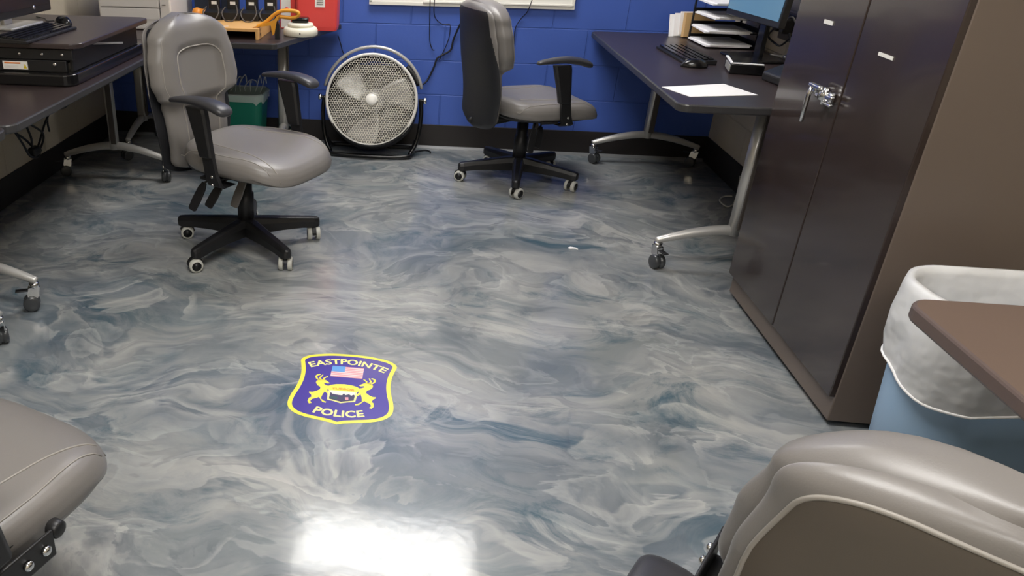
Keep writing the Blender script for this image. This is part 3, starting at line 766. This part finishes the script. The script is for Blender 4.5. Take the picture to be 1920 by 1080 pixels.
# ------------------------------------------------------------------ left desk equipment
rs = thing('desk_riser', 'black sit-stand desk riser on the left wall desk, holding keyboard and mouse', 'desk riser', (-1.62, 3.10, .73))
m = MB(); m.prism(rrect(-.29, .29, -.385, .40, [.05]*4, 6), .001, .045); m.build('base_tray', M['plastic_gloss'], rs, bev=.006)
m = MB(); m.prism(rrect(-.30, .315, -.355, .42, [.05]*4, 6), .135, .155); m.build('platform', M['desk'], rs, bev=.004)
m = MB(); m.box((-.0, -.33, .112), (.56, .022, .040), bev=.003); m.box((-.0, -.33, .068), (.50, .02, .044), bev=.003); side = m.build('front_beam', M['plastic'], rs)
for x in (-.02, .07, .16, .24):
    q = MB(); q.lathe([(.006, 0), (.006, .003), (.003, .004)], Matrix.Translation((x, -.341, .112)) @ Matrix.Rotation(PI/2, 4, 'X'), 10); q.build('screw', M['chrome'], side)
q = MB(); q.lathe([(.008, 0), (.008, .004), (.004, .005)], Matrix.Translation((.205, -.340, .075)) @ Matrix.Rotation(PI/2, 4, 'X'), 10); q.build('screw', M['chrome'], side)
q = MB(); q.mi = 0; q.box((.045, -.3412, .068), (.10, .002, .030)); q.mi = 1; q.box((.035, -.3426, .0765), (.065, .001, .005)); q.mi = 2
q.verts_faces([(.078, -.3430, .057), (.092, -.3430, .057), (.085, -.3430, .075)], [(0, 1, 2)])
for z in (.068, .063, .058): q.mi = 3; q.box((.030, -.3426, z), (.055, .001, .0015))
q.build('warning_label', [M['label_w'], M['label_o'], M['label_y'], M['printer']], side)
for x in (-.20, .20):
    m = MB(); m.box((x, .05, .09), (.018, .60, .020), Matrix.Rotation(R(4), 3, 'X'), bev=.003); m.box((x, .05, .09), (.018, .60, .020), Matrix.Rotation(R(-4), 3, 'X'), bev=.003); m.build('lift_arm', M['plastic'], rs)
m = MB(); m.box((.262, .02, .090), (.012, .68, .088), bev=.003); m.build('side_skirt', M['plastic'], rs)
m = MB(); m.box((.290, -.02, .107), (.006, .30, .009), Matrix.Rotation(R(-8.5), 3, 'X'), bev=.002); m.build('slide_rail', M['silver'], rs)

def keyboard(label, loc, rz, L=.40, W=.145):
    t = thing('keyboard', label, 'keyboard', loc, rz)
    m = MB(); m.prism([(-W/2, 0), (W/2, 0), (W/2, .010), (-W/2, .020)], -L/2, L/2, Matrix(((0, 0, 1, 0), (-1, 0, 0, 0), (0, 1, 0, 0), (0, 0, 0, 1)))); m.build('case', M['plastic'], t, bev=.002)
    m = MB()
    for r in range(5):
        for c in range(17):
            if r == 0 and 4 < c < 9: continue
            x = -L/2+.02+c*(L-.04)/16.4; y = -W/2+.022+r*.0245; z = .0135+.010*(y+W/2)/W
            m.box((x, y, z), ((L-.04)/16.4*.82, .0195, .007))
    m.box((-.05, -W/2+.022, .0145), (.10, .0195, .007))
    o = m.build('keycaps', M['plastic_gloss'], t); o['kind'] = 'stuff'; return t
keyboard('black keyboard on the sit-stand riser at left', (-1.552, 2.91, .886), R(88))
keyboard('black keyboard on the right desk, in front of the letter trays', (1.198, 3.88, .731), R(-88), .44, .14)
def mouse(label, loc, rz):
    t = thing('computer_mouse', label, 'mouse', loc, rz)
    m = MB(); rows = []
    for i in range(11):
        a = PI/2*i/10; r = math.cos(a); z = .036*math.sin(a)
        rows.append([Vector((.056*max(r, .01)**.8*math.cos(2*PI*k/24)-.004*math.sin(a), .031*max(r, .01)**.8*math.sin(2*PI*k/24), z)) for k in range(24)])
    m.grid(rows, cap=True); b = m.build('mouse_body', M['plastic_gloss'], t)
    MB().lathe([(.006, -.003), (.006, .003)], Matrix.Translation((.034, 0, .025)) @ Matrix.Rotation(PI/2, 4, 'X'), 12).build('scroll_wheel', M['paddle'], b)
    return t
mouse('black mouse beside the keyboard on the sit-stand riser', (-1.585, 3.22, .886), R(140))
mouse('black mouse on the right desk at the near end of the keyboard', (1.16, 3.60, .731), R(170))
cord('mouse_cord', [(-1.645, 3.26, .894), (-1.69, 3.28, .890), (-1.74, 3.36, .889), (-1.80, 3.40, .889)], .002, 'thin mouse cord lying across the sit-stand riser')
mo = thing('monitor', 'dark computer monitor cut off at the top left corner', 'monitor', (-1.76, 3.12, .886), R(-4))
m = MB(); m.box((0, 0, .215), (.030, .58, .36), bev=.006); m.build('casing', M['plastic'], mo)
m = MB(); m.box((.0155, 0, .225), (.002, .55, .32)); m.build('screen', M['screen_l'], mo)
m = MB(); m.lathe([(.009, 0), (.009, .002), (.006, .003)], Matrix.Translation((.015, .15, .060)) @ Matrix.Rotation(PI/2, 4, 'Y'), 16); m.build('power_button', M['chrome'], mo)
m = MB(); m.box((-.01, 0, .005), (.16, .24, .010), bev=.004); m.box((-.03, 0, .08), (.02, .06, .16), bev=.004); m.build('stand', M['silver'], mo)
pr = thing('printer', 'off-white printer on the back left desk behind the sit-stand riser', 'printer', (-1.625, 4.36, .73))
m = MB(); m.box((0, 0, .17), (.41, .40, .335), bev=.010); m.build('casing', M['printer'], pr)
for (z) in (.085, .15):
    m = MB(); m.box((-.03, -.2015, z), (.33, .003, .055), bev=.001); m.build('drawer_front', M['printer'], pr)
m = MB(); m.box((-.02, -.2005, .118), (.34, .003, .003)); m.box((.145, -.2005, .12), (.003, .003, .20)); m.build('panel_gap', M['gap'], pr)
m = MB(); m.box((.168, -.2015, .135), (.02, .003, .004)); m.build('latch', M['gap'], pr)
o = MB().box((-1.27, 4.50, .85), (.20, .14, .235), bev=.006).build('navy_block', M['navy']); tag(o, 'dark navy block standing between the printer and the charger row', 'box')  # plain dark navy block filling the space right of the printer

# organizer shelf on the back left desk
sh = thing('organizer_shelf', 'tan wooden organizer shelf holding the charger row on the back left desk', 'desk shelf', (-1.12, 4.17, .73))
m = MB(); m.box((0, 0, .048), (.46, .44, .016), bev=.002); m.build('shelf_top', M['wood'], sh)
for s in (-1, 1):
    m = MB(); m.box((s*.222, 0, .021), (.016, .44, .040), bev=.001); p = m.build('side_panel', M['wood'], sh)
    if s > 0:
        for y in (-.17, .15):
            MB().lathe([(.007, 0), (.007, .002)], Matrix.Translation((.230, y, .022)) @ Matrix.Rotation(PI/2, 4, 'Y'), 12).build('peg_hole', M['gap'], p)
m = MB(); m.box((0, .212, .021), (.43, .012, .040)); m.build('back_panel', M['wood'], sh)
o = MB().box((-1.075, 4.00, .7875), (.03, .008, .001), Matrix.Rotation(.4, 3, 'Z')).build('paper_scrap', M['paper']); tag(o, 'tiny white paper scrap on top of the tan organizer shelf', 'paper scrap')
def radio(x, label):
    t = thing('radio_charger', label, 'charger', (x, 4.27, .787), 0, None)
    m = MB(); m.prism([(-.05, 0), (.05, 0), (.05, .045), (.0, .055), (-.05, .04)], -.047, .047, Matrix(((0, 0, 1, 0), (1, 0, 0, 0), (0, 1, 0, 0), (0, 0, 0, 1)))); m.build('cradle', M['plastic'], t, bev=.003)
    m = MB(); m.box((0, .012, .10), (.066, .036, .12), bev=.006); r = m.build('handset', M['plastic'], t)
    m = MB(); m.box((0, -.006, .085), (.030, .002, .016)); m.build('label', M['label_w'], r)
    MB().lathe([(.003, 0), (.002, .05)], Matrix.Translation((.018, .012, .155)), 8).build('antenna', M['plastic'], r)
    MB().tube(smoothpath([(-.03, -.052, .07), (-.045, -.075, .04), (-.02, -.10, .005), (.02, -.10, .005), (.04, -.07, .04), (.03, -.052, .08)], 5), .004, 6).build('cable', M['silver_dark'], t)
for i, lab in enumerate(('leftmost of the four black chargers on the tan shelf', 'second from left of the four black chargers on the tan shelf', 'third from left of the four black chargers on the tan shelf', 'rightmost of the four black chargers on the tan shelf')):
    radio(-1.205+i*.105, lab)
t = thing('orange_knob_tool', 'small orange rounded plastic tool on the left end of the tan shelf', 'hand tool', (-1.30, 4.25, .787))
for (x, y, r) in ((0, 0, .030), (.034, .006, .026), (.006, .03, .026)):
    m = MB(); m.lathe([(.002, 0), (r*.8, r*.15), (r, r*.7), (r, r*1.1), (r*.7, r*1.8), (.002, r*2)], Matrix.Translation((x, y, 0)), 18); m.build('lobe', M['orange'], t)
# yellow handled tool resting on the shelf edge
t = thing('handled_tool', 'yellow hand tool with looped handle and black jaw standing beside the tan shelf', 'hand tool', (-.80, 4.0, .73))
m = MB(); m.tube(smoothpath([(-.105, .0, .062), (-.06, .0, .085), (-.01, .0, .125), (.03, 0, .142), (.09, 0, .142), (.112, 0, .132), (.105, 0, .116), (.07, 0, .108), (.01, 0, .112), (.0, 0, .095)], 6), .0095, 10); m.prism([(-.13, .056), (-.02, .094), (.02, .128), (.0, .090), (-.012, .03), (-.022, .02), (-.03, .07)], -.010, .010, Matrix(((1, 0, 0, 0), (0, 0, 1, -.01), (0, 1, 0, 0), (0, 0, 0, 1)))); m.build('handle', M['yellow'], t)
m = MB(); m.prism([(-.012, 0), (.012, 0), (.014, .07), (.0, .10), (-.012, .09)], -.012, .012, Matrix(((1, 0, 0, 0), (0, 0, 1, 0), (0, 1, 0, 0), (0, 0, 0, 1)))); m.build('jaw', M['plastic'], t, bev=.002)
t = thing('alarm_puck', 'round cream plastic device with dark top beside the red bin on the back left desk', 'device', (-.705, 4.16, .73))
m = MB(); m.lathe([(.085, 0), (.092, .006), (.092, .030), (.084, .042), (.06, .046), (.001, .046)], None, 40); m.build('base_body', M['cream'], t)
m = MB(); m.lathe([(.066, .045), (.070, .052), (.066, .062), (.05, .065), (.001, .065)], None, 36); m.build('rim', M['cream'], t)
m = MB(); m.box((.0, 0, .079), (.09, .06, .028), bev=.010); m.build('cap', M['plastic_gloss'], t)
m = MB(); m.lathe([(.004, 0), (.004, .002)], Matrix.Translation((.012, -.092, .02)) @ Matrix.Rotation(PI/2, 4, 'X'), 10); m.build('button', M['gap'], t)
t = thing('red_container', 'tall red plastic bin with white label at the right end of the back left desk', 'container', (-.645, 4.40, .73))
m = MB(); rows = [[Vector((x*s, y*s, z)) for x, y in rrect(-.118, .118, -.07, .07, .018, 4)] for (s, z) in ((.93, 0), (.96, .02), (1, .25), (.6, .252))]
m.grid(rows, cap=True, smooth=False); m.build('bin_body', M['red'], t)
m = MB(); m.box((.02, -.0685, .150), (.055, .003, .05), Matrix.Rotation(-.03, 3, 'X')); lb = m.build('label', M['label_w'], t)
m = MB()
for z in (.160, .150, .140): m.box((.02, -.0712, z), (.036, .001, .003))
m.build('label_print', M['gap'], lb)
t = thing('medical_box', 'narrow red and white carton left of the red bin on the back left desk', 'carton', (-.815, 4.42, .73))
m = MB(); m.box((0, 0, .10), (.09, .07, .20), bev=.002); m.build('carton', M['red'], t)
m = MB(); m.box((-.012, -.0358, .10), (.055, .002, .19)); lb = m.build('front_label', M['label_w'], t)
m = MB(); m.lathe([(.011, 0), (.011, .001)], Matrix.Translation((-.005, -.0368, .105)) @ Matrix.Rotation(PI/2, 4, 'X'), 20); m.build('red_dot', M['red'], lb)

# ------------------------------------------------------------------ right desk equipment
m = MB(); m.prism([(.907, 3.135), (.968, 2.974), (1.235, 3.050), (1.172, 3.240)], .7305, .7318); o = m.build('paper_sheet', M['paper']); tag(o, 'single blank white sheet near the front corner of the right desk', 'paper')
tr = thing('letter_tray', 'black four-tier letter tray with white papers on the right desk', 'letter tray', (1.50, 4.305, .73))
for i in range(4):
    z = .004+i*.066
    m = MB(); m.box((0, 0, z+.003), (.25, .31, .004)); m.box((.123, 0, z+.014), (.004, .31, .022)); m.box((0, .153, z+.014), (.25, .004, .022))
    m.build('tray', M['plastic'], tr)
for sx in (-1, 1):
    for sy in ((-.8, 1) if sx > 0 else (1,)): MB().box((sx*.124, sy*.145, .13), (.008, .012, .26)).build('support_post', M['plastic'], tr)
for i, (dx, dy, a) in enumerate(((-.032, -.035, .03), (-.040, -.045, -.05), (-.022, -.04, .06), (-.035, -.045, -.02))):
    z = .736+i*.066
    t = thing('paper_stack', ('stack of white papers in the lowest letter tray', 'stack of white papers in the second letter tray from the bottom', 'stack of white papers in the third letter tray from the bottom', 'stack of white papers in the top letter tray')[i], 'papers', (1.50+dx, 4.305+dy, z+.003), a)
    m = MB(); m.prism([(-.105, -.138), (.105, -.14), (.105, .139), (-.105, .139)], 0, .007); m.build('sheets', M['paper'], t)
    m = MB(); m.prism([(-.098, -.143), (.106, -.146), (.11, .13), (-.095, .132)], .0072, .012, Matrix.Rotation(.06, 4, 'Z')); m.build('sheets', M['paper'], t)
t = thing('file_folder', 'tan file folder with white papers leaning by the blue wall behind the letter tray', 'folder', (1.385, 4.50, .732), R(8))
m = MB(); m.box((.045, 0, .064), (.16, .03, .125), Matrix.Rotation(-.10, 3, 'X')); m.build('folder_cover', M['manila'], t)
for k, (dx, dy, dz) in enumerate(((-.012, .028, .008), (-.035, .040, -.002), (-.055, .052, -.010))):
    m = MB(); m.box((dx+.03, dy, .062+dz), (.13, .006, .12), Matrix.Rotation(-.15-.08*k, 3, 'X')); m.build('papers', M['paper'], t)
mr = thing('monitor', 'computer monitor with pale blue screen facing the room above the right desk', 'monitor', (1.47, 3.86, .73), R(180+5))
Rt = Matrix.Rotation(R(-4), 3, 'Y')
m = MB(); m.box((0, 0, .335), (.028, .53, .33), Rt, bev=.005); m.build('casing', M['plastic'], mr)
m = MB(); m.box((.0155, 0, .342), (.002, .50, .285), Rt); m.build('screen', M['screen'], mr)
m = MB(); m.box((-.03, 0, .007), (.20, .26, .012), bev=.004); m.box((-.05, 0, .16), (.02, .06, .30), bev=.005); m.build('stand', M['plastic_gloss'], mr)
t = thing('outlet_box', 'grey outlet box with plugged-in adapters on the right wall behind the monitor', 'outlet', (1.665, 3.93, .87))
m = MB(); m.box((-.012, 0, 0), (.022, .16, .12), bev=.004); m.build('cover_plate', M['silver_dark'], t)
for y in (-.05, .03):
    m = MB(); m.box((-.045, y, .01), (.045, .05, .065), bev=.008); m.build('plug', M['plastic'], t)
cord('adapter_cord', [(1.60, 3.96, .86), (1.59, 3.98, .82), (1.62, 3.95, .79), (1.60, 3.84, .80), (1.61, 3.78, .85), (1.58, 3.74, .86), (1.60, 3.70, .80), (1.59, 3.72, .745)], .0045, 'black cord hanging from the wall outlet box to the right desk')
cord('adapter_cord', [(1.60, 3.88, .90), (1.60, 3.80, .93), (1.61, 3.74, .88), (1.615, 3.70, .82), (1.61, 3.80, .76), (1.61, 3.95, .74)], .0035, 'pale grey cord looping in front of the wall outlet box', m='cord_w')
t = thing('docking_station', 'small black box with white top edge on the right desk between mouse and cabinet', 'box', (1.35, 3.55, .73), R(-12))
m = MB(); m.box((0, 0, .022), (.13, .20, .042), bev=.004); m.build('casing', M['plastic_gloss'], t)
m = MB(); m.box((-.062, .0, .0455), (.010, .19, .004)); m.box((.0, -.093, .0455), (.12, .010, .004)); m.build('top_strip', M['paper'], t)
m = MB(); m.box((-.067, -.02, .022), (.004, .13, .026)); m.build('front_plate', M['silver'], t)
t = thing('desk_device', 'black rounded desk device beside the cabinet on the right desk', 'device', (1.46, 3.28, .73), R(10))
m = MB(); m.prism([(-.09, 0), (.09, 0), (.09, .075), (.05, .09), (-.09, .035)], -.10, .10, Matrix(((1, 0, 0, 0), (0, 0, 1, 0), (0, 1, 0, 0), (0, 0, 0, 1)))); m.build('casing', M['plastic'], t, bev=.010)
m = MB(); m.tube(smoothpath([(-.03, -.07, .085), (0, -.05, .098), (0, .05, .098), (-.03, .07, .085)], 5), .018, 12); m.build('rest', M['plastic_gloss'], t)
m = MB(); m.prism([(0, 0), (.02, .006), (.035, .0), (.028, .014), (.005, .02), (-.006, .012)], .0005, .006, Matrix.Translation((.665, 3.165, 0))); o = m.build('paper_scrap', M['paper']); tag(o, 'small white scrap lying on the marbled floor near the right desk leg', 'paper scrap')

# ------------------------------------------------------------------ floor emblem

em = thing('floor_emblem', 'violet and yellow EASTPOINTE POLICE shield emblem set in the marbled floor', 'emblem', (-.202, 1.96, 0))
half = [(0, .197), (.05, .195), (.09, .188), (.128, .176), (.150, .160), (.1585, .142), (.154, .117), (.147, .08), (.1445, .034), (.149, -.013), (.158, -.06), (.160, -.10), (.151, -.127), (.130, -.148), (.098, -.162), (.052, -.172), (.018, -.180)]
tip = (0, -.187)
def shield(inset):
    hs = smoothpath([(x, y, 0) for x, y in half], 4)
    L = [(p.x, p.y) for p in hs]+[tip]; full = L+[(-x, y) for x, y in L[-2:0:-1]]
    n = len(full); out = []
    for k in range(n):
        a = Vector(full[k-2]); c = Vector(full[(k+2) % n]); d = (c-a).normalized(); out.append((full[k][0]+d.y*inset, full[k][1]-d.x*inset))
    return out
def flat(name, poly, z, m, parent=em):
    b = MB(); b.prism(poly, z-.0003, z); return b.build(name, m, parent)
flat('border', [(x, y) for x, y in shield(0)], .0005, M['em_y'])
flat('field', shield(.0135), .0009, M['em_b'])
def word(txt, name, half_w, cy, k, h, parent):
    cu = bpy.data.curves.new('lettering', 'FONT'); cu.body = txt; cu.size = 1; cu.resolution_u = 3; cu.space_character = 1.02
    o = bpy.data.objects.new('lettering', cu); C.objects.link(o)
    dg = bpy.context.evaluated_depsgraph_get(); me = bpy.data.meshes.new_from_object(o.evaluated_get(dg)); bpy.data.objects.remove(o)
    xs = [v.co.x for v in me.vertices]; ys = [v.co.y for v in me.vertices]
    x0, x1, y0, y1 = min(xs), max(xs), min(ys), max(ys)
    # arc length of y = cy + k x^2 between -half_w and half_w
    tab = [(0.0, -half_w)]; N_ = 400
    for i in range(N_):
        a = -half_w+2*half_w*i/N_; b_ = a+2*half_w/N_; tab.append((tab[-1][0]+math.hypot(b_-a, k*(b_*b_-a*a)), b_))
    tot = tab[-1][0]
    for v in me.vertices:
        s_ = (v.co.x-x0)/(x1-x0)*tot; x = tab[min(N_, int(round(s_/tot*N_)))][1]
        fr = s_/tot*N_; i0 = min(N_-1, int(fr)); x = tab[i0][1]+(tab[i0+1][1]-tab[i0][1])*(fr-i0)
        t_ = Vector((1, 2*k*x)).normalized(); nn = Vector((-t_.y, t_.x)); q = (v.co.y-y0)/(y1-y0)*h
        v.co = (x+nn.x*q, cy+k*x*x+nn.y*q, .0012)
    bm = bmesh.new(); bm.from_mesh(me); src = [(v.co.copy()) for v in bm.verts]; fcs = [[v.index for v in f.verts] for f in bm.faces]
    out = bmesh.new(); d = h*.05
    for k in range(9):
        ox, oy = (0, 0) if k == 8 else (d*math.cos(k*PI/4), d*math.sin(k*PI/4))
        nv = [out.verts.new((p.x+ox, p.y+oy, p.z+k*3e-5)) for p in src]
        for f in fcs:
            try: out.faces.new([nv[i] for i in f]).normal_update()
            except ValueError: pass
    out.to_mesh(me); out.free(); bm.free()
    me.materials.clear(); me.materials.append(M['em_t']); me.name = name
    ob = bpy.data.objects.new(name, me); C.objects.link(ob); ob.parent = parent; return ob
word('EASTPOINTE', 'lettering', .118, .134, -2.35, .030, em)
word('POLICE', 'lettering', .077, -.150, 1.9, .031, em)
fl = flat('flag', [(-.050, .119), (.053, .119), (.053, .058), (-.050, .058)], .0012, M['em_pink'])
for i in range(7):
    y = .119-.061*(2*i+.5)/13; flat('stripe', [(-.050, y+.0022), (.053, y+.0022), (.053, y-.0022), (-.050, y-.0022)], .0015, M['em_red'], fl)
flat('canton', [(-.050, .119), (-.007, .119), (-.007, .087), (-.050, .087)], .0018, M['em_sky'], fl)
stag = [(-.046, .019), (-.052, .016), (-.062, .018), (-.064, .012), (-.056, .006), (-.048, .003), (-.036, .009), (-.037, 0), (-.047, -.005), (-.049, -.019), (-.043, -.035), (-.046, -.039), (-.056, -.028), (-.060, -.042), (-.062, -.055), (-.063, -.067), (-.051, -.078), (-.044, -.081), (-.045, -.086), (-.056, -.083), (-.070, -.060), (-.075, -.065), (-.089, -.073), (-.093, -.084), (-.087, -.093), (-.095, -.097), (-.101, -.085), (-.099, -.068), (-.093, -.063), (-.095, -.051), (-.103, -.042), (-.104, -.036), (-.094, -.036), (-.081, -.028), (-.072, -.018), (-.073, -.005), (-.083, .002), (-.090, .015), (-.090, .026), (-.082, .033), (-.074, .036), (-.066, .036), (-.060, .033), (-.054, .027)]
antl = [[(-.083, .028), (-.094, .040), (-.098, .052), (-.093, .062), (-.084, .066), (-.080, .062), (-.089, .057), (-.091, .048), (-.086, .038), (-.078, .032)],
        [(-.078, .032), (-.085, .044), (-.080, .055), (-.075, .064), (-.073, .062), (-.076, .053), (-.079, .044), (-.072, .034)],
        [(-.070, .034), (-.071, .044), (-.064, .052), (-.058, .057), (-.056, .053), (-.063, .047), (-.066, .040), (-.064, .034)]]
for s in (1, -1):
    f = (lambda L: [(x*s, y) for x, y in L])
    st = flat('stag', f(stag), .0012, M['em_y'])
    for a in antl: flat('antler', f(a), .0012, M['em_y'], st)
ban = flat('banner', [(-.048, .004), (-.040, .010), (-.025, .016), (0, .019), (.025, .016), (.040, .010), (.048, .004), (.047, -.018), (-.047, -.018)], .0016, M['em_y'])
word('TUEBOR', 'motto', .034, -.0125, -3.5, .0095, ban)
bpy.data.objects['motto'].data.materials[0] = M['em_o']; bpy.data.objects['motto'].location.z = .0010
sh2 = flat('coat_of_arms', [(-.044, -.018), (.044, -.018), (.046, -.040), (.043, -.070), (.022, -.075), (.0, -.083), (-.022, -.075), (-.043, -.070), (-.046, -.040)], .0016, M['em_t'])
flat('sky', [(-.038, -.021), (.038, -.021), (.039, -.050), (-.039, -.050)], .0020, M['em_w'], sh2)
flat('land', [(-.038, -.036), (-.036, -.030), (-.032, -.038), (-.010, -.042), (.0, -.042), (.004, -.031), (.010, -.040), (.02, -.034), (.028, -.040), (.036, -.034), (.039, -.040), (.038, -.065), (.02, -.070), (0, -.076), (-.02, -.070), (-.038, -.065)], .0023, M['em_d'], sh2)
flat('meadow', [(-.037, -.050), (-.012, -.052), (-.014, -.066), (-.036, -.064)], .0026, M['em_g'], sh2)
flat('figure', [(.010, -.052), (.020, -.050), (.022, -.064), (.012, -.066)], .0026, M['em_red'], sh2)

# ------------------------------------------------------------------ camera, world, view
cam = bpy.data.cameras.new('camera'); co = bpy.data.objects.new('camera', cam); C.objects.link(co)
CAM = Matrix(((0.99107577, 0.13291426, 0.01013047), (0.06648158, -0.42698589, -0.90181109), (-0.11553798, 0.89443661, -0.43201172)))
rows = [CAM[0], -CAM[1], -CAM[2]]
Rw = Matrix((rows[0], rows[1], rows[2])).transposed()
co.matrix_world = Matrix.Translation((0, 0, 1.36)) @ Rw.to_4x4()
cam.sensor_width = 36; cam.sensor_fit = 'HORIZONTAL'; cam.lens = 1416.7892/1920*36
cam.shift_x = (960-616.52)/1920; cam.shift_y = (502.16-540)/1920
cam.clip_start = .02; SC.camera = co
w = bpy.data.worlds.new('world'); SC.world = w; w.use_nodes = True
w.node_tree.nodes['Background'].inputs[0].default_value = (.9, .95, 1, 1); w.node_tree.nodes['Background'].inputs[1].default_value = .3
vs = SC.view_settings; SC.display_settings.display_device = 'sRGB'; vs.view_transform = 'Standard'; vs.look = 'None'; vs.gamma = 1; vs.use_curve_mapping = False
vs.exposure = 1.55
